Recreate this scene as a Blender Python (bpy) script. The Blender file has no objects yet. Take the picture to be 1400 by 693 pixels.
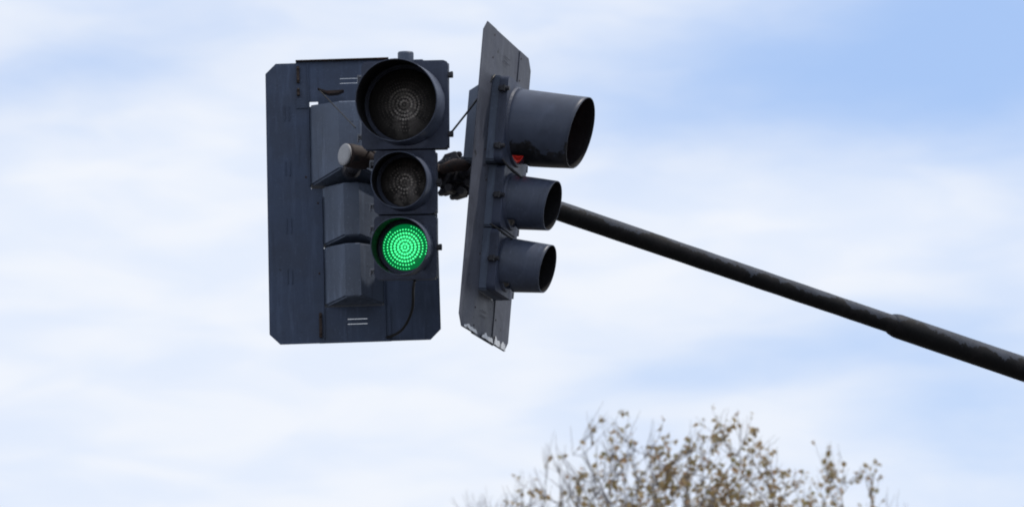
import bpy, bmesh, math, random
from mathutils import Vector, Matrix, Euler, noise, kdtree
from mathutils.geometry import tessellate_polygon
random.seed(11)
PI = math.pi; R = math.radians
scene = bpy.context.scene
COL = scene.collection

# ------------------------------------------------------------------ camera
PITCH = R(12.0); FPX = 4550.0; CAM = Vector((0, 0, 1.6))
cam_d = bpy.data.cameras.new('camera'); cam = bpy.data.objects.new('camera', cam_d); COL.objects.link(cam)
cam.location = CAM; cam.rotation_euler = (PI/2 + PITCH, 0, 0)
cam_d.sensor_width = 36; cam_d.lens = FPX/1400*36
cam_d.clip_start = .1; cam_d.clip_end = 6000
cam_d.dof.use_dof = True; cam_d.dof.focus_distance = 12.75; cam_d.dof.aperture_fstop = 5.6
scene.camera = cam
def at(px, py, Y):
    "point of the place, Y metres ahead, in the direction of a photo pixel"
    a = (px-700)/FPX; b = (346.5-py)/FPX
    d = Vector((a, math.cos(PITCH)-b*math.sin(PITCH), math.sin(PITCH)+b*math.cos(PITCH)))
    return CAM + d*(Y/d.y)

# ------------------------------------------------------------------ materials
def newmat(name):
    m = bpy.data.materials.new(name); m.use_nodes = True
    nt = m.node_tree; return m, nt, nt.nodes['Principled BSDF']
def N(nt, t, **kw):
    n = nt.nodes.new(t)
    for k, v in kw.items(): setattr(n, k, v)
    return n
def noise_tex(nt, scale, detail=4, rough=.55, stretch=(1, 1, 1), off=(0, 0, 0), coord='Object'):
    tc = N(nt, 'ShaderNodeTexCoord'); mp = N(nt, 'ShaderNodeMapping'); nz = N(nt, 'ShaderNodeTexNoise')
    mp.inputs['Scale'].default_value = stretch; mp.inputs['Location'].default_value = off
    nz.inputs['Scale'].default_value = scale; nz.inputs['Detail'].default_value = detail; nz.inputs['Roughness'].default_value = rough
    nt.links.new(tc.outputs[coord], mp.inputs[0]); nt.links.new(mp.outputs[0], nz.inputs['Vector'])
    return nz.outputs['Fac']
def ramp(nt, fac, a, b, lo=0., hi=1.):
    mr = N(nt, 'ShaderNodeMapRange'); mr.interpolation_type = 'SMOOTHSTEP'
    mr.inputs['From Min'].default_value = a; mr.inputs['From Max'].default_value = b
    mr.inputs['To Min'].default_value = lo; mr.inputs['To Max'].default_value = hi
    nt.links.new(fac, mr.inputs['Value']); return mr.outputs[0]
def mixc(nt, fac, a, b):
    mx = N(nt, 'ShaderNodeMix', data_type='RGBA')
    if isinstance(fac, float): mx.inputs[0].default_value = fac
    else: nt.links.new(fac, mx.inputs[0])
    for i, v in ((6, a), (7, b)):
        if isinstance(v, tuple): mx.inputs[i].default_value = (*v, 1)
        else: nt.links.new(v, mx.inputs[i])
    return mx.outputs[2]
def mth(nt, op, a, b=0.):
    m = N(nt, 'ShaderNodeMath', operation=op)
    for i, v in ((0, a), (1, b)):
        if isinstance(v, (int, float)): m.inputs[i].default_value = v
        else: nt.links.new(v, m.inputs[i])
    return m.outputs[0]
def paint(name, c, rough=.5, chip=.70, chipcol=(.012, .012, .014), rust=.74, var=.25, streak=True, spec=.4, coat=0):
    m, nt, p = newmat(name)
    big = noise_tex(nt, 4.5, 5, .6)
    col = mixc(nt, ramp(nt, big, .3, .7), tuple(x*(1-var) for x in c), tuple(min(1, x*(1+var)) for x in c))
    if streak:
        st = noise_tex(nt, 14, 4, .6, (3, 3, .35), (2, 7, 1))
        col = mixc(nt, ramp(nt, st, .5, .75, 0, .45), col, tuple(x*1.7+.01 for x in c))
        st2 = noise_tex(nt, 11, 4, .6, (3.4, 3.4, .3), (7, 1, 5))
        col = mixc(nt, ramp(nt, st2, .55, .8, 0, .6), col, tuple(x*.45 for x in c))
    sp = noise_tex(nt, 120, 2, .6)
    col = mixc(nt, ramp(nt, sp, .62, .72, 0, .35), col, tuple(x*2.2+.02 for x in c))
    ch = noise_tex(nt, 22, 6, .62, off=(5, 3, 9))
    col = mixc(nt, ramp(nt, ch, chip, chip+.012), col, chipcol)
    ru = noise_tex(nt, 16, 6, .65, off=(1, 8, 4))
    col = mixc(nt, ramp(nt, ru, rust, rust+.06), col, (.07, .032, .018))
    nt.links.new(col, p.inputs['Base Color'])
    nt.links.new(ramp(nt, big, .3, .7, rough-.08, rough+.12), p.inputs['Roughness'])
    p.inputs['Specular IOR Level'].default_value = spec
    bp = N(nt, 'ShaderNodeBump'); bp.inputs['Strength'].default_value = .12; bp.inputs['Distance'].default_value = .004
    nt.links.new(noise_tex(nt, 60, 4), bp.inputs['Height'])
    b2 = N(nt, 'ShaderNodeBump'); b2.inputs['Strength'].default_value = .5; b2.inputs['Distance'].default_value = .012
    nt.links.new(noise_tex(nt, 7, 2), b2.inputs['Height']); nt.links.new(bp.outputs[0], b2.inputs['Normal']); nt.links.new(b2.outputs[0], p.inputs['Normal'])
    return m
GREY = (.039, .049, .082)
M = {}
M['body'] = paint('dark_grey_paint', GREY)
M['plate'] = paint('backplate_paint', (.043, .060, .102), .6, var=.2, spec=.28)
M['plate2'] = paint('side_backplate_paint', (.056, .062, .084), .55, chip=.66, var=.3)  # warmer tone than the other backplate
M['rear'] = paint('rear_housing_paint', (.084, .106, .152), .5, var=.16)
M['visor'] = paint('visor_paint', (.048, .060, .094), .45, chip=.72)
M['inner'] = paint('visor_black_inside', (.010, .010, .012), .75, rust=.9, chip=.9, spec=.15)
M['cast'] = paint('black_casting', (.024, .024, .030), .45, chip=.8, rust=.66)
M['rusty'] = paint('rusty_brown_steel', (.026, .016, .014), .75, chip=.60, rust=.6, var=.4)
M['rust_edge'] = paint('rusted_flange', (.032, .022, .019), .85, chip=.62, rust=.55)
M['zinc'] = paint('dull_zinc', (.33, .33, .34), .55, chip=.75, chipcol=(.2, .2, .2), rust=.8, streak=False, var=.15)
M['clip'] = paint('weathered_zinc_clip', (.19, .20, .23), .5, chip=.62, streak=False)
M['cable'] = paint('black_cable', (.008, .008, .009), .5, streak=False, rust=.9)
M['tape'] = paint('peeling_silver_tape', (.55, .57, .60), .4, chip=.56, rust=.8, chipcol=(.12, .12, .13), streak=False)

def visor_dark_below(name, c, thr):
    """grey paint, turning near-black towards the lower side along a ragged noise edge"""
    m, nt, p = newmat(name)
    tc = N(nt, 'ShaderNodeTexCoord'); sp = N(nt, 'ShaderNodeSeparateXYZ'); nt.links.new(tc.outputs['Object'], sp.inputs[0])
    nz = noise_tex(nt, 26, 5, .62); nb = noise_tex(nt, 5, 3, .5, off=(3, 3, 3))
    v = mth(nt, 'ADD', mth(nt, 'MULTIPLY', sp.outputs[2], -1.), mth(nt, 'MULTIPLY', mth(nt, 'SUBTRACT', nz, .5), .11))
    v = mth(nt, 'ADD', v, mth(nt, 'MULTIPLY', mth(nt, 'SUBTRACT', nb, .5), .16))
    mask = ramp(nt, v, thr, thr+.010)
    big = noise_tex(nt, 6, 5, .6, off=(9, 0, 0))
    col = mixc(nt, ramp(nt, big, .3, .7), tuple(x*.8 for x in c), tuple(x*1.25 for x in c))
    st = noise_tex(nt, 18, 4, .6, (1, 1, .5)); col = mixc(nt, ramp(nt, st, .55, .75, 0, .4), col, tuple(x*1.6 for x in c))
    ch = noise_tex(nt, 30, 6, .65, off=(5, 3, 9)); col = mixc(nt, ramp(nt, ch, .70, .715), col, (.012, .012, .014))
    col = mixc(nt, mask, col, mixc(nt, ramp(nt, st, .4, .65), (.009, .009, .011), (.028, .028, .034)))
    nt.links.new(col, p.inputs['Base Color']); p.inputs['Roughness'].default_value = .45; p.inputs['Specular IOR Level'].default_value = .35
    bp = N(nt, 'ShaderNodeBump'); bp.inputs['Strength'].default_value = .3; bp.inputs['Distance'].default_value = .003
    nt.links.new(mask, bp.inputs['Height']); bp.invert = True; nt.links.new(bp.outputs[0], p.inputs['Normal'])
    return m
M['visor_low_dark'] = visor_dark_below('visor_paint_dark_low', (.050, .062, .095), .104)

def arm_mat():
    """steel tube, object z runs along it, object y is its upper side: grey above, near-black below a ragged noise edge"""
    m, nt, p = newmat('arm_paint_dark_below')
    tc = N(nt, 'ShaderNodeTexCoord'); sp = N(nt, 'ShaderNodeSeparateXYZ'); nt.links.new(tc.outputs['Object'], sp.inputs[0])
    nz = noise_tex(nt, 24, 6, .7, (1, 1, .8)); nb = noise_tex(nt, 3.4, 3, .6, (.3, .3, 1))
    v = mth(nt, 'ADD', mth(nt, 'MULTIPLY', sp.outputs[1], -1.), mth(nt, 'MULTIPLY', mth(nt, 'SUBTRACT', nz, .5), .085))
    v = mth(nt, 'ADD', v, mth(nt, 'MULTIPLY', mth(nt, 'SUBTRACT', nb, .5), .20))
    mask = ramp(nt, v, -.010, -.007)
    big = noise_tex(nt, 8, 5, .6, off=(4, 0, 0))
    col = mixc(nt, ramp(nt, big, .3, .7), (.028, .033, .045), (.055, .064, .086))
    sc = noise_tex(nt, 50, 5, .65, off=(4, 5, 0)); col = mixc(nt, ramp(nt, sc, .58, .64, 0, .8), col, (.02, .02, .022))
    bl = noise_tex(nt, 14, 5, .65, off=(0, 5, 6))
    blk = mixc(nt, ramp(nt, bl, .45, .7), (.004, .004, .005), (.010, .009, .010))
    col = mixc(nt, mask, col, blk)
    nt.links.new(col, p.inputs['Base Color']); p.inputs['Roughness'].default_value = .6; p.inputs['Specular IOR Level'].default_value = .18
    bp = N(nt, 'ShaderNodeBump'); bp.inputs['Strength'].default_value = .4; bp.inputs['Distance'].default_value = .004
    nt.links.new(nz, bp.inputs['Height']); nt.links.new(bp.outputs[0], p.inputs['Normal'])
    return m
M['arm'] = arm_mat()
def lens_mat(name, c, rough=.25, emis=None, es=0, spec=.5):
    m, nt, p = newmat(name)
    nz = noise_tex(nt, 30, 4)
    nt.links.new(mixc(nt, ramp(nt, nz, .3, .7), tuple(x*.75 for x in c), tuple(x*1.25 for x in c)), p.inputs['Base Color'])
    p.inputs['Roughness'].default_value = rough; p.inputs['Specular IOR Level'].default_value = spec
    if emis:
        p.inputs['Emission Color'].default_value = (*emis, 1); p.inputs['Emission Strength'].default_value = es
    return m

def reflection_mat(name, lo, hi, off):  # pale blob painted into the colour stands for the lens's internal reflection
    m, nt, p = newmat(name)
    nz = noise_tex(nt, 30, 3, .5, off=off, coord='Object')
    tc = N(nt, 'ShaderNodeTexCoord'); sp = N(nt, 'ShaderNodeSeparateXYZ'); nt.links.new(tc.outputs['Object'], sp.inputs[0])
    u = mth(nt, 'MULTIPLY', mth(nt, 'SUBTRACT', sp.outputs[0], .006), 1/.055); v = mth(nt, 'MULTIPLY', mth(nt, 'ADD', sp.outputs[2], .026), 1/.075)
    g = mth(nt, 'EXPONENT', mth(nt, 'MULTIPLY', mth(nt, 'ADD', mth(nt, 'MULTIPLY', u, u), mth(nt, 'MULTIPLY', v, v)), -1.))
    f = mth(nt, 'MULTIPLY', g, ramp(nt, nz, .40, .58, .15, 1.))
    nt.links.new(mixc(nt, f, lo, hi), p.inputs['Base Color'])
    p.inputs['Roughness'].default_value = .5; p.inputs['Specular IOR Level'].default_value = .2
    return m
M['led_off'] = reflection_mat('unlit_led', (.07, .063, .058), (.62, .55, .50), (1, 5, 7))
M['lens_off'] = reflection_mat('smoked_lens_painted_reflection', (.022, .020, .019), (.26, .235, .22), (8, 2, 3))
M['led_core'] = reflection_mat('unlit_led_core', (.16, .145, .135), (.90, .82, .76), (4, 1, 2))
M['lens_green'] = lens_mat('green_lens', (.01, .05, .03), .3, (.0, 1, .25), .14)
M['led_green'] = lens_mat('lit_green_led', (.02, .3, .1), .3, (.06, 1, .29), 1.8)
M['lens_red'] = lens_mat('red_lens', (.08, .01, .01), .3, (1, .03, .02), .07)
M['led_red'] = lens_mat('lit_red_led', (.3, .02, .02), .3, (1, .07, .05), .5)

# ------------------------------------------------------------------ object helpers
def obj(name, bm, mat, parent=None, loc=None, rot=None, smooth=False):
    me = bpy.data.meshes.new(name)
    bmesh.ops.recalc_face_normals(bm, faces=bm.faces)
    bm.to_mesh(me); bm.free()
    for m in (mat if isinstance(mat, (list, tuple)) else [mat]): me.materials.append(m)
    if smooth: me.polygons.foreach_set('use_smooth', [True]*len(me.polygons))
    o = bpy.data.objects.new(name, me); COL.objects.link(o)
    if parent: o.parent = parent
    if loc is not None: o.location = loc
    if rot is not None: o.rotation_euler = rot
    return o
def tag(o, label, cat, group=None, kind=None):
    if label: o['label'] = label
    if cat: o['category'] = cat
    if group: o['group'] = group
    if kind: o['kind'] = kind
    return o
def empty(name, label, cat, loc=(0, 0, 0), rot=(0, 0, 0), group=None):
    o = bpy.data.objects.new(name, None); COL.objects.link(o); o.location = loc; o.rotation_euler = rot
    o.empty_display_size = .2
    return tag(o, label, cat, group)
def box(bm, c, s, bev=0., rot=None):
    r = bmesh.ops.create_cube(bm, size=1); vs = r['verts']
    M4 = Matrix.Translation(c) @ (rot.to_4x4() if rot else Matrix()) @ Matrix.Diagonal((*s, 1))
    bmesh.ops.transform(bm, matrix=M4, verts=vs)
    if bev:
        es = list({e for v in vs for e in v.link_edges})
        bmesh.ops.bevel(bm, geom=es, offset=bev, segments=2, affect='EDGES', profile=.6)
def axis_m(p, d):
    return Matrix.Translation(p) @ Vector(d).to_track_quat('Z', 'Y').to_matrix().to_4x4()
def lathe(bm, prof, mat4=Matrix(), n=32, a0=0., a1=2*PI, cap=False):
    "prof: (radius, z) pairs swept round z"
    full = abs(a1-a0-2*PI) < 1e-6; rows = []
    for r, z in prof:
        rows.append([bm.verts.new(mat4 @ Vector((r*math.cos(a0+(a1-a0)*i/n), r*math.sin(a0+(a1-a0)*i/n), z))) for i in range(n if full else n+1)])
    for a, b in zip(rows, rows[1:]):
        k = len(a)
        for i in range(k if full else k-1):
            bm.faces.new((a[i], a[(i+1) % k], b[(i+1) % k], b[i]))
    if cap:
        bm.faces.new(rows[0]); bm.faces.new(rows[-1])
def cyl(bm, p0, p1, r0, r1=None, n=16):
    p0 = Vector(p0); p1 = Vector(p1); L = (p1-p0).length
    lathe(bm, [(r0, 0), (r0 if r1 is None else r1, L)], axis_m(p0, p1-p0), n, cap=True)
def tube(bm, pts, rad, n=6, closed_caps=True):
    pts = [Vector(p) for p in pts]; rows = []
    if not isinstance(rad, (list, tuple)): rad = [rad]*len(pts)
    ref = None
    for i, p in enumerate(pts):
        d = (pts[min(i+1, len(pts)-1)]-pts[max(i-1, 0)])
        if d.length < 1e-9: d = Vector((0, 0, 1))
        d.normalize()
        if ref is None: ref = d.orthogonal().normalized()
        ref = (ref - d*ref.dot(d)); ref = ref.normalized() if ref.length > 1e-6 else d.orthogonal().normalized()
        q = d.cross(ref)
        rows.append([bm.verts.new(p + (ref*math.cos(2*PI*k/n)+q*math.sin(2*PI*k/n))*rad[i]) for k in range(n)])
    for a, b in zip(rows, rows[1:]):
        for k in range(n): bm.faces.new((a[k], a[(k+1) % n], b[(k+1) % n], b[k]))
    if closed_caps and n > 2:
        bm.faces.new(rows[0][::-1]); bm.faces.new(rows[-1])
def prism(bm, outer, holes, y0, y1):
    "outline in x,z with holes, given thickness in y"
    loops = [outer]+holes
    flat = [p for l in loops for p in l]
    tris = tessellate_polygon([[Vector((x, z, 0)) for x, z in l] for l in loops])
    A = [bm.verts.new((x, y0, z)) for x, z in flat]; B = [bm.verts.new((x, y1, z)) for x, z in flat]
    for t in tris:
        bm.faces.new([A[i] for i in t]); bm.faces.new([B[i] for i in t][::-1])
    k = 0
    for l in loops:
        n = len(l)
        for i in range(n):
            a, b = k+i, k+(i+1) % n
            bm.faces.new((A[a], A[b], B[b], B[a]))
        k += n
def rrect(w, h, r, n=5, cx=0, cz=0):
    pts = []
    for sx, sz, a in ((1, 1, 0), (-1, 1, 90), (-1, -1, 180), (1, -1, 270)):
        for i in range(n+1):
            t = R(a+90*i/n); pts.append((cx+sx*(w/2-r)+r*math.cos(t), cz+sz*(h/2-r)+r*math.sin(t)))
    return pts

# ------------------------------------------------------------------ signal head
W12, H12, W8, H8 = .335, .345, .242, .25
def led_dots(r, rings, skip=None, dot=.0042, only=None):
    bm = bmesh.new()
    for k in range(rings+1):
        rad = r*k/(rings+.35); n = max(1, round(2*PI*rad/(.0108*r/.085 if r < .12 else .0105))) if k else 1
        if only and not (only[0] <= k <= only[1]): continue
        for i in range(n):
            a = 2*PI*i/n + k*.37
            x, z = rad*math.cos(a), rad*math.sin(a)
            if skip and skip(k, math.degrees(a) % 360): continue
            y = -.012*(1-(rad/r)**2)-.0012
            bmesh.ops.create_icosphere(bm, subdivisions=1, radius=dot, matrix=Matrix.Translation((x, y, z)) @ Matrix.Diagonal((1, .6, 1, 1)))
    return bm
def visor_bm(rb, rm, L, lean, notch, flare=0.0, seed=0):
    """tunnel visor pointing along -y, top longer than bottom by lean; a gap is cut at the bottom beside the lens"""
    bm = bmesh.new(); na, nl = 56, 14; g = []
    for j in range(nl+1):
        f = j/nl; row = []
        for i in range(na):
            a = 2*PI*i/na
            s = math.sin(a)
            Lj = L + lean*(s)*.5
            r = rb+(rm-rb)*f
            wob = 1 + .006*noise.noise(Vector((math.cos(a)*1.3+seed, s*1.3, f*2)))
            row.append(bm.verts.new((r*wob*math.cos(a), -Lj*f, r*wob*s)))
        g.append(row)
    for j in range(nl):
        for i in range(na):
            a = (i+.5)/na*360
            if j < notch[0]*nl and abs(a-270) < notch[1]: continue
            bm.faces.new((g[j][i], g[j][(i+1) % na], g[j+1][(i+1) % na], g[j+1][i]))
    bmesh.ops.recalc_face_normals(bm, faces=bm.faces)
    return bm
def thicken(o, t, rim=.0):
    s = o.modifiers.new('wall', 'SOLIDIFY'); s.thickness = t; s.offset = -1
    s.material_offset = 1; s.use_even_offset = True
def add_visor(parent, rb, rm, L, lean, notch, zc, y, mats, seed, pitch):
    bm = visor_bm(rb, rm, L, lean, notch, seed=seed)
    o = obj('visor', bm, mats, parent, (0, y, zc), (R(pitch), 0, 0), smooth=True); thicken(o, .0035)
    return o

def section(root, w, h, zc, rl, vis, lens, notch=(.28, 34), lug_side=1, dark_low=False, rings=8, seed=0, clips=True, pitch=0.):
    """one lamp section; front towards local -y"""
    # rear housing, tapering to a narrow back
    bm = bmesh.new()
    hw, hh = w/2-.004, h/2-.003
    dp, dr = (.162, .028) if h > .3 else (.128, .012)
    prof = [(.0, hw, hh), (.035, hw, hh), (dp-.005, w*.14, hh-dr), (dp, w*.125, hh-dr-.005)]
    rows = []
    for y, a, b in prof:
        rows.append([bm.verts.new(v) for v in ((-a, y, -b), (a, y, -b), (a, y, b), (-a, y, b))])
    for p, q in zip(rows, rows[1:]):
        for i in range(4): bm.faces.new((p[i], p[(i+1) % 4], q[(i+1) % 4], q[i]))
    bm.faces.new(rows[0]); bm.faces.new(rows[-1])
    es = [e for e in bm.edges if abs(e.verts[0].co.y-e.verts[1].co.y) > .01]
    bmesh.ops.bevel(bm, geom=es, offset=.007, segments=3, affect='EDGES')
    h_o = obj('rear_housing', bm, M['rear'], root, (0, 0, zc))
    # door with rounded corners and a stepped rim
    bm = bmesh.new()
    prism(bm, rrect(w, h-.006, .022), [], -.036, -.001)
    bmesh.ops.bevel(bm, geom=[e for e in bm.edges if abs(e.verts[0].co.y+.036) < 1e-4 and abs(e.verts[1].co.y+.036) < 1e-4 and len(e.link_faces) == 2 and e.calc_face_angle(0) > .5], offset=.005, segments=2, affect='EDGES')
    lathe(bm, [(rl+.004, .036), (rl+.004, .046), (rl+.014, .046), (rl+.018, .036)], axis_m((0, 0, 0), (0, -1, 0)), 48)
    d = obj('door', bm, M['body'], root, (0, 0, zc))
    # hinge clips and latch ears are sub-parts of the door
    for s in (-1, 1):
        for q in (-1, 1):
            bm = bmesh.new(); z = q*h*.33 if h > .3 or s != lug_side else 0.
            if s == lug_side:
                box(bm, (s*(w/2+.006), -.016, z), (.022, .02, .022), .003)
                cyl(bm, (s*(w/2+.008), -.046, z), (s*(w/2+.008), -.002, z), .0085, n=10)
                cyl(bm, (s*(w/2+.013), -.026, z-.012), (s*(w/2+.013), -.026, z+.012), .005, n=8)
                if h > .3 or q == 1: obj('latch_ear', bm, M['cast'], d)
                else: bm.free()
            elif clips:
                x = s*(w/2+.008)
                box(bm, (x, -.034, z), (.018, .004, .008), .001); box(bm, (s*(w/2+.015), -.026, z-.012), (.004, .02, .030), .001)
                box(bm, (x, -.02, z-.006), (.012, .012, .02), .002)
                obj('hinge_clip', bm, M['clip'], d)
    # lens
    bm = bmesh.new()
    lathe(bm, [(rl*math.sin(t), .036+.012*math.cos(t)) for t in [R(90*i/8) for i in range(8, 0, -1)]] + [(.0005, .048)], axis_m((0, 0, 0), (0, -1, 0)), 48)
    kind = lens
    lm = {'off': 'lens_off', 'green': 'lens_green', 'red': 'lens_red'}[kind]
    l = obj('lens', bm, M[lm], root, (0, 0, zc), smooth=True)
    dot = .0043
    if kind == 'off':
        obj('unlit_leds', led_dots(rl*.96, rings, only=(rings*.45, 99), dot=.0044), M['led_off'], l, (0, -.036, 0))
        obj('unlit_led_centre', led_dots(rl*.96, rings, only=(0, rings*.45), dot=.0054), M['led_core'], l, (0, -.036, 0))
    else:
        def skip(k, a):
            return (k == rings and (76 < a < 128 or 288 < a < 336)) or (k == rings-1 and 300 < a < 322)
        obj('lit_leds', led_dots(rl*.96, rings, skip if kind == 'green' else None, dot=.0050), M['led_'+kind], l, (0, -.036, 0))
    rb, rm, L, lean = vis
    add_visor(root, rb, rm, L, lean, notch, zc, -.034, [M['visor_low_dark' if dark_low else 'visor'], M['inner']], seed, pitch)

def traffic_light(label, loc, rot, lenses, visors, plate=None, dark_low=(0, 0, 0), lug_side=1, top_cap=True, pitch=0.):
    root = empty('traffic_light', label, 'traffic light', loc, rot, 'traffic lights hung on the mast arm')
    Z = (H12/2, -H8/2, -H8*1.5)
    for i, (w, h, rl, rg) in enumerate(((W12, H12, .140, 9), (W8, H8, .095, 6), (W8, H8, .089, 6))):
        section(root, w, h, Z[i], rl, visors[i], lenses[i], dark_low=dark_low[i], rings=rg, lug_side=lug_side, pitch=pitch, seed=i*3.7+loc[0]*5,
                notch=(.22, 34) if i == 0 else (.28, 36))
    if top_cap:
        bm = bmesh.new(); lathe(bm, [(.001, 0), (.031, 0), (.031, .034), (.028, .039), (.001, .040)], Matrix.Translation((0, -.006, H12-.004)), 24)
        obj('top_cap', bm, M['rear'], root)
    return root

def backplate(root, w, top, bot, sd, mat, ch=.042, edge=True, strip_side=1):
    """four sheet-metal panels round the head; strips lie on the rear side"""
    y0, y1 = .030, .033; a, b = .1625, .1165; jog = -.009
    for s in (-1, 1):
        o = [(s*a, top-.002), (s*(w/2-ch), top-.002), (s*w/2, top-ch-.002), (s*w/2, bot+ch), (s*(w/2-ch), bot), (s*b, bot), (s*b, jog), (s*a, jog)]
        bm = bmesh.new(); prism(bm, o, [], y0, y1)
        # pressed louvre ribs
        for z in (.31, .08, -.16, -.37):
            for dx in (0, .018):
                xx = s*(w/2-.075-dx)
                if abs(xx) > a+.02: box(bm, (xx, y1+.001, z), (.0035, .006, .062), .0012)
        # folded lip by the seam
        box(bm, (s*(a+.004), y1+.006, (top+jog)/2), (.003, .012, top-jog-.02)); box(bm, (s*(b+.004), y1+.006, (jog+bot)/2-.01), (.003, .012, jog-bot-.05))
        po = obj('backplate_panel', bm, mat, root)
        for xx, z in [(a+.02, z) for z in (top-.03, top-.12, jog+.05)]+[(b+.02, z) for z in (jog-.06, -.36, bot+.03, bot+.10)]:
            bm = bmesh.new(); bmesh.ops.create_icosphere(bm, subdivisions=1, radius=.005, matrix=Matrix.Diagonal((1, .5, 1, 1)))
            obj('rivet', bm, M['rust_edge'], po, (s*xx, y1, z))
            bm = bmesh.new(); bmesh.ops.create_icosphere(bm, subdivisions=1, radius=.005, matrix=Matrix.Diagonal((1, .5, 1, 1)))
            obj('rivet', bm, M['rust_edge'], po, (s*xx, y0, z))
    for z0, z1, aa, nm in ((H12+.010, top, .205, 't'), (bot-.002, -2*H8-.001, .142, 'b')):
        x0 = -aa if nm == 'b' else -.16
        slots = []
        zc = (z0+z1)/2+ (.0 if nm == 't' else .012)
        for k in (0, 1): slots.append(rrect(.078, .0021, .0009, 2, -.01 if nm == 'b' else (.0), zc+.020*k-.01))
        bm = bmesh.new()
        if not edge:
            for sl in slots: prism(bm, sl, [], y0-.001, y0-.003)
            slots = []
        zl = z0-.013
        prism(bm, [(x0, z0), (.142, z0), (.142, z1), (x0, z1)] if nm == 'b' else [(x0, zl), (.128, zl), (.128, z0), (.166, z0), (.166, zl-.012), (.215, zl-.012), (.215, z1), (x0, z1)], slots, y1+.0012, y1+.0042)
        st = obj('backplate_strip', bm, mat, root)
        if nm == 't' and edge:
            bm = bmesh.new(); box(bm, (.0275, y1+.010, z1+.0025), (.375, .022, .004), .001)
            obj('rusty_flange', bm, M['rust_edge'], st)

def rust_bars(root, spots):
    for x, z, h in spots:
        bm = bmesh.new(); box(bm, (0, 0, 0), (.012, .010, h), .002)
        for k in (-.35, .35): bmesh.ops.create_icosphere(bm, subdivisions=1, radius=.006, matrix=Matrix.Translation((0, .006, k*h)))
        obj('rusty_clip', bm, M['rust_edge'], root, (x, .046, z))
# signal facing the camera
GA = 'traffic lights hung on the mast arm'
sigA = traffic_light('traffic light facing the viewer with its green lamp lit, in front of the wide backplate',
    at(555.5, 206, 12.42), (R(8), R(.5), R(-6.3)), ('off', 'off', 'green'),
    ((.158, .156, .235, .03), (.112, .108, .17, .015), (.112, .110, .17, .015)), pitch=2)
# signal facing away
sigB = traffic_light('traffic light facing away, showing its wide grey backplate and tapered rear housings',
    at(481.5, 257, 12.98), (R(4), R(2.0), R(180.5)), ('off', 'off', 'off'),
    ((.158, .156, .235, .03), (.112, .108, .17, .015), (.112, .110, .17, .015)), lug_side=-1, top_cap=False)
backplate(sigB, .676, .525, -.645, None, M['plate'])
rust_bars(sigB, ((.206, .47, .07), (.206, .395, .03), (.135, -.575, .10)))
# signal facing right
sigC = traffic_light('traffic light seen from the side, three tunnel visors pointing right, red lamp lit',
    at(690.5, 233, 12.66), (R(4.9), 0, R(73.6)), ('red', 'off', 'off'),
    ((.152, .141, .262, .045), (.107, .098, .172, .022), (.107, .094, .172, .022)), dark_low=(1, 0, 0), lug_side=-1, top_cap=False, pitch=4)
backplate(sigC, .652, .527, -.67, None, M['plate2'], edge=False)
# torn tape along the lower edge of the side signal's backplate
bm = bmesh.new()
def flake(bm, x0, x1, z0, z1, n=9, y=.027, out=.012, seed=0):
    vs = []; n = 26
    for i in range(n+1):
        f = i/n; x = x0+(x1-x0)*f
        j = noise.noise(Vector((f*4.5+seed, seed, 0)))
        edge_ = min(1, 6*f, 6*(1-f))
        zt = z0+(z1-z0)*min(1, edge_*2.2)*max(.35, .6+.5*j)+.003*noise.noise(Vector((f*23, seed, 5)))
        vs.append((bm.verts.new((x, y-.0012, zt)), bm.verts.new((x, y-.0015-out*.25*max(0, j), z0+.002*j))))
    for a, b in zip(vs, vs[1:]): bm.faces.new((a[0], b[0], b[1], a[1]))
flake(bm, -.275, -.10, -.668, -.645, seed=1)
tapes = [bm]
for a_ in ((-.04, .11, -.668, -.640, 9, .027, .012, 4), (.128, .285, -.668, -.628, 9, .027, .012, 8)):
    bm = bmesh.new(); flake(bm, *a_[:4], n=9, y=.027, seed=a_[7]); tapes.append(bm)
for bm in tapes:
    tp = obj('peeling_tape', bm, M['tape'], sigC); md = tp.modifiers.new('wall', 'SOLIDIFY'); md.thickness = .0012

# ------------------------------------------------------------------ mast arm and pole
hub = at(625, 241, 12.92); far = at(1400, 504.5, 14.8)
d = (far-hub); dn = d.normalized()
def tube_obj(name, p0, p1, prof, mat, parent, n=40):
    """lathe along p0>p1, object y axis up"""
    z = (p1-p0).normalized(); x = Vector((0, 0, 1)).cross(z)*-1; x.normalize(); y = z.cross(x)
    if y.z < 0: x = -x; y = -y
    m = Matrix((x, y, z)).transposed()
    bm = bmesh.new(); lathe(bm, prof, n=n)
    o = obj(name, bm, mat, parent, smooth=True)
    o.matrix_parent_inverse = Matrix()
    base = parent.location if parent else Vector()
    o.location = p0-base; o.rotation_euler = m.to_euler()
    return o
Ltot = 7.0
pole_top = hub + dn*Ltot
mast = empty('traffic_light_mast', 'long dark steel mast arm with a ragged blackish underside sloping down to the right', 'mast arm', (pole_top.x, pole_top.y, 0))
tstep = (at(1216, 441, 14.38)-hub).dot(dn)
rough_prof = []
for i in range(60):
    f = i/59; z = -.09+(tstep+.1)*f
    rough_prof.append((.0405+.0012*noise.noise(Vector((z*9, 0, 0))), z))
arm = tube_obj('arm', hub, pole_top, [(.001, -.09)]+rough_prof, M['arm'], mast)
prof2 = [(.041, tstep-.035), (.047, tstep-.028), (.0515, tstep-.008), (.0535, tstep+.006)]
for i in range(1, 50):
    f = i/49; z = tstep+.006+(Ltot-tstep)*f
    prof2.append((.0535+.012*f+.0012*noise.noise(Vector((z*8, 4, 0))), z))
tube_obj('arm_sleeve', hub, pole_top, prof2, M['arm'], mast)
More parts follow.
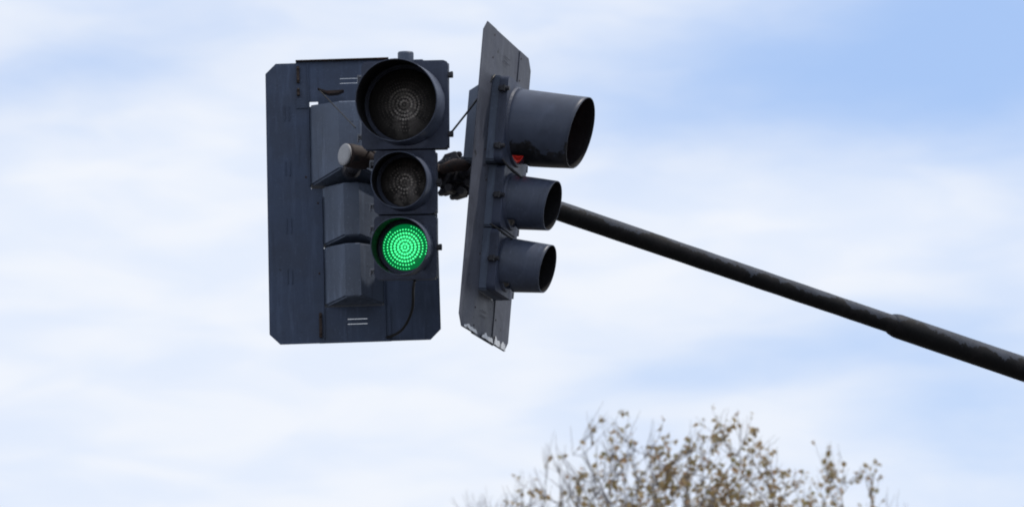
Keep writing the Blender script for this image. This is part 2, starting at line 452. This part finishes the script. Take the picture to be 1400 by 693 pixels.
bm = bmesh.new(); lathe(bm, [(.001, 0), (.20, 0), (.20, .03), (.13, .034), (.125, .1), (.10, .2), (.085, pole_top.z+.25), (.07, pole_top.z+.28), (.001, pole_top.z+.30)], n=32)
obj('pole', bm, M['visor'], mast, smooth=False)
bm = bmesh.new(); lathe(bm, [(.105, -.14), (.118, -.13), (.118, .13), (.105, .14)], n=28); obj('pole_clamp', bm, M['cast'], mast, (0, 0, pole_top.z))

# ------------------------------------------------------------------ bracket
brk = empty('mounting_bracket', 'black cast clamp and cross pipe with a round pale end cap holding the traffic lights', 'bracket', hub)
capP = at(471, 211.5, 12.60)
cd = (capP-hub).normalized()
L2 = (capP-hub).length
tube_obj('cross_pipe', hub, capP, [(.001, -.02), (.034, -.02), (.034, L2-.10), (.044, L2-.098), (.046, L2-.085), (.0465, L2-.02), (.043, L2-.006), (.001, L2-.006)], M['rusty'], brk)
tube_obj('end_cap', hub, capP, [(.001, L2-.005), (.043, L2-.005), (.0435, L2+.001), (.041, L2+.004), (.028, L2+.0055), (.001, L2+.006)], M['zinc'], brk)
# clamp body: ribbed split collar, ears, nuts
bm = bmesh.new()
m = axis_m((0, 0, 0), dn)
lathe(bm, [(.041, -.075), (.060, -.07), (.062, -.035), (.052, -.03), (.052, -.01), (.070, -.004), (.072, .03), (.055, .036), (.055, .055), (.041, .06)], m, 28)
obj('clamp_collar', bm, M['cast'], brk)
up = Vector((0, 0, 1)); side = dn.cross(up).normalized(); upn = side.cross(dn)
q = Matrix((dn, side, upn)).transposed()
bm = bmesh.new()
for s in (-1, 1):
    for k in (-.035, .022):
        c = dn*k + upn*s*.072
        box(bm, c, (.034, .075, .026), .005, q)
for s in (-1, 1):
    box(bm, side*s*.05+dn*-.01, (.085, .026, .09), .006, q)
obj('clamp_lugs', bm, M['cast'], brk)
for s in (-1, 1):
    for k in (-.035, .022):
        c = dn*k + upn*s*.072
        bm = bmesh.new()
        cyl(bm, c-side*.055, c+side*.055, .006, n=8); cyl(bm, c-side*.052, c-side*.040, .013, n=6); cyl(bm, c+side*.040, c+side*.052, .013, n=6)
        obj('bolt', bm, M['cast'], brk)
# toothed coupling on the cross pipe by the clamp
bm = bmesh.new(); m = axis_m(cd*.055, cd)
ring = []
for z in (-.016, .016):
    ring.append([bm.verts.new(m @ Vector(((.060 if (i//2) % 2 else .050)*math.cos(2*PI*i/48), (.060 if (i//2) % 2 else .050)*math.sin(2*PI*i/48), z))) for i in range(48)])
for i in range(48): bm.faces.new((ring[0][i], ring[0][(i+1) % 48], ring[1][(i+1) % 48], ring[1][i]))
bm.faces.new(ring[0]); bm.faces.new(ring[1])
obj('serrated_coupling', bm, M['cast'], brk)
# stub pipes from the bracket to each head
def stub(target, frm, r=.024):
    bm = bmesh.new(); a = frm-hub; b = target-hub
    mid = Vector((a.x*.5+b.x*.5, a.y*.5+b.y*.5, a.z))
    tube(bm, [a, mid, mid+(b-mid)*.5, b], r, 14)
    cyl(bm, b-(b-mid).normalized()*.022, b, r*1.5, n=14)
    obj('stub_pipe', bm, M['cast'], brk, smooth=False)
bpy.context.view_layer.update()
def W(o, v): return o.matrix_world @ Vector(v)
stub(W(sigA, (0, .12, -.01)), hub+cd*.25)
stub(W(sigB, (0, .16, .02)), hub+cd*.44)
stub(W(sigC, (0, .10, .0)), hub+Vector((0, 0, -.005)))
bm = bmesh.new()
a = at(603, 232, 12.80)-hub; b = at(655, 226, 12.74)-hub
tube(bm, [a, a.lerp(b, .35)+Vector((0, 0, .012)), b], [.020, .026, .018], 12)
obj('elbow', bm, M['rusty'], brk, smooth=True)
bm = bmesh.new()
nuts = []
for px, py, Y in ((612, 226, 12.84), (631, 262, 12.86), (614, 258, 12.84), (641, 250, 12.83), (622, 217, 12.86), (650, 234, 12.80)):
    c = at(px, py, Y)-hub; bm = bmesh.new(); cyl(bm, -Vector((.004, .02, 0)), Vector((.008, .018, 0)), .017, n=6)
    obj('nut', bm, M['cast'], brk, c)

# ------------------------------------------------------------------ cables
def cable(label, pts, r, name='cable', mat='cable'):
    # smooth by Catmull-Rom
    P = [Vector(p) for p in pts]; P = [P[0]*2-P[1]]+P+[P[-1]*2-P[-2]]; out = []
    for i in range(1, len(P)-2):
        for k in range(8):
            t = k/8; a, b, c, e = P[i-1:i+3]
            out.append(.5*((2*b)+(c-a)*t+(2*a-5*b+4*c-e)*t*t+(3*b-a-3*c+e)*t**3))
    out.append(P[-2])
    o0 = out[0].copy(); bm = bmesh.new(); tube(bm, [p-o0 for p in out], r, 8)
    return tag(obj(name, bm, M[mat], None, o0, smooth=True), label, 'cable')
cable('short black tie wire stretched between the green-lit light and the right-turned light', [W(sigA, (.170, -.01, .058)), W(sigA, (.170, -.01, .058)).lerp(W(sigC, (-.17, .02, .34)), .5)+Vector((0, 0, -.004)), W(sigC, (-.17, .02, .34))], .0042)
cable('thin dark wire running diagonally over the upper rear housing to the largest front lamp', [at(437, 124, 12.86), at(460, 148, 12.74), at(486, 175, 12.56)], .0024)
cable('black cable hanging below the green lamp and curving left to the backplate bottom', [W(sigA, (.03, -.0, -2*H8+.002)), at(565, 395, 12.62), at(563, 425, 12.74), at(548, 452, 12.82), at(522, 463, 12.925), at(508, 464, 12.93)], .0055)
cable('dark looped cable behind the right-turned light, bowing below its largest visor', [at(680, 208, 12.52), at(690, 222, 12.50), at(702, 235, 12.52), at(716, 244, 12.6)], .0045)
cable('dark looped cable between the two small visors of the right-turned light', [at(670, 306, 12.50), at(680, 312, 12.50), at(690, 320, 12.53), at(700, 326, 12.6)], .0042)
cable('yellowish frayed wires tucked between the upper two front lamps', [at(500, 214, 12.60), at(506, 206, 12.56), at(514, 210, 12.55), at(524, 207, 12.57), at(535, 207, 12.6)], .004, mat='rusty')
# bent rusty bird-beak shaped clip above rear housing
bm = bmesh.new()
P0 = at(468, 124, 12.90); pts = [at(x, y, 12.90)-P0 for x, y in ((434, 121), (446, 125), (458, 124.5), (470, 124), (462, 128), (450, 129), (441, 126))]
A_ = [bm.verts.new(p+Vector((0, -.012, 0))) for p in pts]; B_ = [bm.verts.new(p+Vector((0, .03, 0))) for p in pts]
bm.faces.new(A_); bm.faces.new(B_)
for i in range(len(pts)): bm.faces.new((A_[i], A_[(i+1) % len(pts)], B_[(i+1) % len(pts)], B_[i]))
clipo = obj('mounting_clip', bm, M['rust_edge'], None); 
clipo.parent = sigB; clipo.matrix_parent_inverse = sigB.matrix_world.inverted(); clipo.location = P0

# ------------------------------------------------------------------ trees
def leaf_mat(name, cols):
    m, nt, p = newmat(name)
    oi = N(nt, 'ShaderNodeNewGeometry'); cr = N(nt, 'ShaderNodeValToRGB')
    nt.links.new(oi.outputs['Random Per Island'], cr.inputs[0])
    el = cr.color_ramp.elements
    el[0].color = (*cols[0], 1); el[1].color = (*cols[-1], 1)
    for i, c in enumerate(cols[1:-1]): e = el.new((i+1)/(len(cols)-1)); e.color = (*c, 1)
    nt.links.new(cr.outputs[0], p.inputs['Base Color']); p.inputs['Roughness'].default_value = .55
    tr = N(nt, 'ShaderNodeBsdfTranslucent'); mx = N(nt, 'ShaderNodeMixShader'); mx.inputs[0].default_value = .5
    nt.links.new(cr.outputs[0], tr.inputs[0]); nt.links.new(p.outputs[0], mx.inputs[1]); nt.links.new(tr.outputs[0], mx.inputs[2])
    nt.links.new(mx.outputs[0], nt.nodes['Material Output'].inputs[0])
    return m
M['leaf'] = leaf_mat('autumn_leaf', [(.24, .16, .07), (.31, .235, .095), (.42, .27, .15), (.25, .22, .085), (.48, .37, .21)])
M['bark'] = paint('bark', (.16, .145, .15), .9, chip=.9, rust=.9)
M['bark2'] = paint('pale_twig_bark', (.20, .18, .18), .9, chip=.9, rust=.9)

def grow_tree(label, base, env, n_att, seed, leaf_dens, mat, trunk_r=.13, leaf=.075, step=.20, twig=(.28, .62), name='autumn_tree', lean=0.):
    """space colonisation inside env(p)->bool; env also gives bbox; z measured from ground"""
    rnd = random.Random(seed)
    test, (lo, hi) = env
    att = []
    while len(att) < n_att:
        p = Vector([rnd.uniform(lo[i], hi[i]) for i in range(3)])
        if test(p, rnd): att.append(p)
    nodes = [Vector((0, 0, 0))]; par = [-1]
    zc = lo[2]
    while nodes[-1].z < zc:
        nodes.append(nodes[-1]+Vector((rnd.uniform(-.03, .03)+lean, rnd.uniform(-.03, .03), step))); par.append(len(nodes)-2)
    for it in range(90):
        kd = kdtree.KDTree(len(nodes))
        for i, n in enumerate(nodes): kd.insert(n, i)
        kd.balance(); acc = {}; keep = []
        for a in att:
            c, i, dist = kd.find(a)
            if dist < step*1.15: continue
            keep.append(a)
            if dist < 2.6: acc.setdefault(i, Vector()); acc[i] += (a-c).normalized()
        att = keep
        if not acc: break
        new = 0
        for i, v in acc.items():
            if v.length < 1e-3: continue
            dirn = (v.normalized()+Vector((0, 0, .28))+Vector([rnd.uniform(-.22, .22) for _ in range(3)])).normalized()
            p = nodes[i]+dirn*step
            c, j, dist = kd.find(p)
            if dist < step*.35: continue
            nodes.append(p); par.append(i); new += 1
        if not new: break
    ch = [[] for _ in nodes]
    for i, p in enumerate(par):
        if p >= 0: ch[p].append(i)
    rad = [0]*len(nodes)
    for i in range(len(nodes)-1, -1, -1):
        rad[i] = (sum(rad[c]**2.3 for c in ch[i])**(1/2.3)) if ch[i] else .0045
    r0 = max(rad[0], 1e-6); kk = max(0, trunk_r/r0-1)
    rad = [r*(1+kk*r/r0) for r in rad]
    root = empty(name, label, 'tree', base)
    bt, bb = bmesh.new(), bmesh.new()
    used = set()
    # chains: follow the thickest child
    stack = [(0, None)]
    while stack:
        i, pr = stack.pop()
        pts = ([nodes[pr]] if pr is not None else [])+[nodes[i]]; rs = ([min(rad[pr], rad[i]*1.15)] if pr is not None else [])+[rad[i]*(1.3 if i == 0 else 1)]
        while ch[i]:
            cs = sorted(ch[i], key=lambda c: -rad[c])
            for c in cs[1:]: stack.append((c, i))
            i = cs[0]; pts.append(nodes[i]); rs.append(rad[i])
        tgt = bt if max(rs) > .035 else bb
        tube(tgt, pts, rs, 8 if max(rs) > .035 else 4)
    # twigs + leaves
    bl = bmesh.new(); tips = [i for i in range(len(nodes)) if nodes[i].z > zc+.2 and rad[i] < .025]
    for i in tips:
        nt_ = 5 if not ch[i] else rnd.choice((0, 1, 1, 2))
        for _ in range(nt_):
            L = rnd.uniform(*twig); p = nodes[i].copy()
            dirn = (p-nodes[par[i]]).normalized()+Vector((rnd.uniform(-.7, .7), rnd.uniform(-.7, .7), rnd.uniform(.1, .8)))
            dirn.normalize(); pts = [p.copy()]
            k = 6
            dens = leaf_dens(nodes[i])*rnd.choice((0, .1, .7, 1.4))
            for s in range(k):
                dirn = (dirn+Vector((rnd.uniform(-.18, .18), rnd.uniform(-.18, .18), rnd.uniform(-.02, .16)))).normalized()
                p = p+dirn*L/k; pts.append(p.copy())
                if rnd.random() < dens:
                    for _l in range(rnd.choice((1, 1, 2, 3))):
                        lf = leaf*rnd.choice((.45, .6, .8, 1., 1.2))*rnd.uniform(.85, 1.15)
                        out = Vector((rnd.uniform(-1, 1), rnd.uniform(-1, 1), rnd.uniform(-1.2, .4))).normalized()
                        sd = out.orthogonal().normalized(); sd = (Matrix.Rotation(rnd.uniform(0, 6.28), 3, out) @ sd)
                        nrm = out.cross(sd); cup = nrm*lf*rnd.uniform(.1, .35)
                        a = p+out*lf*.2
                        v = [bm_v for bm_v in (a, a+out*lf*.45+sd*lf*.42+cup, a+out*lf*1.05+cup*.5, a+out*lf*.45-sd*lf*.42+cup, a+out*lf*.5)]
                        V = [bl.verts.new(x) for x in v]
                        bl.faces.new((V[0], V[1], V[4])); bl.faces.new((V[1], V[2], V[4])); bl.faces.new((V[2], V[3], V[4])); bl.faces.new((V[3], V[0], V[4]))
            tube(bb, pts, [.0045, .004, .0038, .0034, .003, .0026, .002], 3, False)
    obj('trunk', bt, mat, root, smooth=True)
    b = obj('branches', bb, mat, root, smooth=True)
    if len(bl.faces): obj('foliage', bl, M['leaf'], root)
    else: bl.free()
    print(label, len(nodes), 'nodes')
    return root
def ell(cx, cz, rx, ry, rz, zlow, shell=.0):
    def t(p, r):
        q = ((p.x-cx)/rx)**2+(p.y/ry)**2+((p.z-cz)/rz)**2
        w = 1+.22*noise.noise(Vector((p.x*.9+cx, p.y*.9, p.z*.9)))*2
        return shell < q < w
    return t, ((cx-rx*1.15, -ry*1.15, zlow), (cx+rx*1.15, ry*1.15, cz+rz*1.2))
YT = 42.
X0 = at(900, 693, YT).x
grow_tree('autumn tree with sparse brown leaves, the leafy crown at the bottom of the picture', (X0, YT, 0),
          ell(0, 5.7, 2.45, 2.0, 2.48, 3.2), 2500, 5, lambda p: max(.12, min(.92, .48+.36*p.x)), M['bark'], leaf=.082)
Xr = at(1160, 693, 46).x
grow_tree('thin tree with few dry leaves right of the leafy brown crown', (Xr, 46., 0),
          ell(0, 5.95, 1.35, 1.2, 2.4, 3.4), 520, 9, lambda p: .50, M['bark'], trunk_r=.10, name='autumn_tree', leaf=.078)
Xl = at(680, 693, 55).x
grow_tree('pale bare leafless tree left of the leafy brown crown, far behind', (Xl, 55., 0),
          ell(0, 6.8, 1.1, 1.2, 2.3, 3.5), 320, 21, lambda p: 0., M['bark2'], trunk_r=.10, name='bare_tree')

# ------------------------------------------------------------------ ground (below the frame, it bounces light)
m, nt, p = newmat('bare_winter_verge')
nz = noise_tex(nt, .4, 8, .6); nt.links.new(mixc(nt, ramp(nt, nz, .35, .65), (.095, .09, .075), (.15, .135, .115)), p.inputs['Base Color']); p.inputs['Roughness'].default_value = .95
bm = bmesh.new(); vs = [bm.verts.new((x, y, 0)) for x, y in ((-3000, -3000), (3000, -3000), (3000, 3000), (-3000, 3000))]; bm.faces.new(vs)
tag(obj('ground', bm, m), None, None, kind='structure')
m, nt, p = newmat('asphalt')
nz = noise_tex(nt, 6, 8, .7); nt.links.new(mixc(nt, ramp(nt, nz, .3, .7), (.045, .045, .047), (.075, .073, .07)), p.inputs['Base Color']); p.inputs['Roughness'].default_value = .9
bm = bmesh.new(); prism_pts = [(-400, -9), (400, -9), (400, 22), (-400, 22)]
vs = [bm.verts.new((x, y, .004)) for x, y in prism_pts]; bm.faces.new(vs)
tag(obj('road', bm, m), None, None, kind='structure')

# ------------------------------------------------------------------ light
SUN = Vector((.46, .06, .88)).normalized()
sd = bpy.data.lights.new('sun', 'SUN'); sd.energy = 2.6; sd.angle = R(1.5); sd.color = (1, .93, .84)
so = bpy.data.objects.new('sun', sd); COL.objects.link(so); so.rotation_euler = SUN.to_track_quat('Z', 'Y').to_euler(); so.location = (0, 0, 30)
w = bpy.data.worlds.new('World'); scene.world = w; w.use_nodes = True; nt = w.node_tree
bg = nt.nodes['Background']; sky = N(nt, 'ShaderNodeTexSky', sky_type='NISHITA'); sky.sun_disc = False
sky.sun_elevation = math.asin(SUN.z); sky.sun_rotation = math.atan2(SUN.x, SUN.y); sky.air_density = 1.; sky.dust_density = .6; sky.ozone_density = 1.5
STR = .12; bg.inputs['Strength'].default_value = STR
tc = N(nt, 'ShaderNodeTexCoord'); sx = N(nt, 'ShaderNodeSeparateXYZ'); nt.links.new(tc.outputs['Generated'], sx.inputs[0])
az = mth(nt, 'ARCTAN2', sx.outputs[0], sx.outputs[1]); el = mth(nt, 'ARCSINE', sx.outputs[2])
cb = N(nt, 'ShaderNodeCombineXYZ'); nt.links.new(az, cb.inputs[0]); nt.links.new(el, cb.inputs[1])
def skynoise(scale, detail, rough, stretch, rot, off, dist=0.):
    mp = N(nt, 'ShaderNodeMapping'); mp.inputs['Rotation'].default_value = (0, 0, R(rot)); mp.inputs['Location'].default_value = off; mp.inputs['Scale'].default_value = stretch
    nz = N(nt, 'ShaderNodeTexNoise'); nz.inputs['Scale'].default_value = scale; nz.inputs['Detail'].default_value = detail; nz.inputs['Roughness'].default_value = rough; nz.inputs['Distortion'].default_value = dist
    nt.links.new(cb.outputs[0], mp.inputs[0]); nt.links.new(mp.outputs[0], nz.inputs['Vector']); return nz.outputs['Fac']
def patch(px, py, sxp, syp, rot, amp):
    "cloud bank (amp>0) or clear gap (amp<0) standing at a fixed compass bearing and height in the sky"
    a0 = math.atan((px-700)/FPX/math.cos(PITCH)); e0 = PITCH+math.atan((346.5-py)/FPX)
    va = mth(nt, 'SUBTRACT', az, a0); ve = mth(nt, 'SUBTRACT', el, e0)
    c, s = math.cos(R(rot)), math.sin(R(rot))
    u = mth(nt, 'MULTIPLY', mth(nt, 'ADD', mth(nt, 'MULTIPLY', va, c), mth(nt, 'MULTIPLY', ve, s)), FPX/sxp)
    v = mth(nt, 'MULTIPLY', mth(nt, 'SUBTRACT', mth(nt, 'MULTIPLY', ve, c), mth(nt, 'MULTIPLY', va, s)), FPX/syp)
    d2 = mth(nt, 'ADD', mth(nt, 'MULTIPLY', u, u), mth(nt, 'MULTIPLY', v, v))
    return mth(nt, 'MULTIPLY', mth(nt, 'EXPONENT', mth(nt, 'MULTIPLY', d2, -1.)), amp)
n1 = skynoise(9, 5, .5, (1, 2.2, 1), -14, (3.1, 1.7, 0), .3)
n2 = skynoise(22, 4, .42, (1, 3.2, 1), -22, (1.3, 4.2, 0), .4)
dens = mth(nt, 'ADD', mth(nt, 'MULTIPLY', mth(nt, 'SUBTRACT', n1, .5), .45), mth(nt, 'MULTIPLY', mth(nt, 'SUBTRACT', n2, .5), .18))
n3 = skynoise(75, 5, .55, (1, 3.2, 1), -24, (5.3, 2.2, 0), .5)
dens = mth(nt, 'ADD', dens, mth(nt, 'MULTIPLY', mth(nt, 'SUBTRACT', n3, .5), .08))
dens = mth(nt, 'ADD', dens, .77)
for a in ((1160, 90, 460, 120, 10, -.60), (1400, 130, 190, 200, 0, -.42), (90, 100, 300, 70, 15, -.26), (1000, 500, 320, 50, 8, -.30), (1330, 560, 190, 110, 0, -.36),
          (300, 560, 500, 240, 0, .25), (1020, 330, 330, 110, 0, .22), (250, 250, 330, 90, 25, .22), (1250, 300, 200, 60, 20, .05)):
    dens = mth(nt, 'ADD', dens, patch(*a))
cover = ramp(nt, dens, .0, 1.0)
CLOUD = 8.3
csh = mixc(nt, ramp(nt, n2, .3, .7), (.80*CLOUD, .87*CLOUD, 1.0*CLOUD), (.90*CLOUD, .935*CLOUD, 1.0*CLOUD))
veil = mixc(nt, .62, sky.outputs[0], (.48*CLOUD, .68*CLOUD, 1.10*CLOUD))
nt.links.new(mixc(nt, mth(nt, 'MULTIPLY', cover, .97), veil, csh), bg.inputs['Color'])

vs = scene.view_settings; vs.view_transform = 'Standard'; vs.look = 'None'; vs.gamma = 1; vs.exposure = 0; vs.use_curve_mapping = False
scene.render.engine = 'CYCLES'; scene.cycles.use_denoising = True; scene.cycles.filter_width = 1.9
scene.render.resolution_x = 1024; scene.render.resolution_y = 506
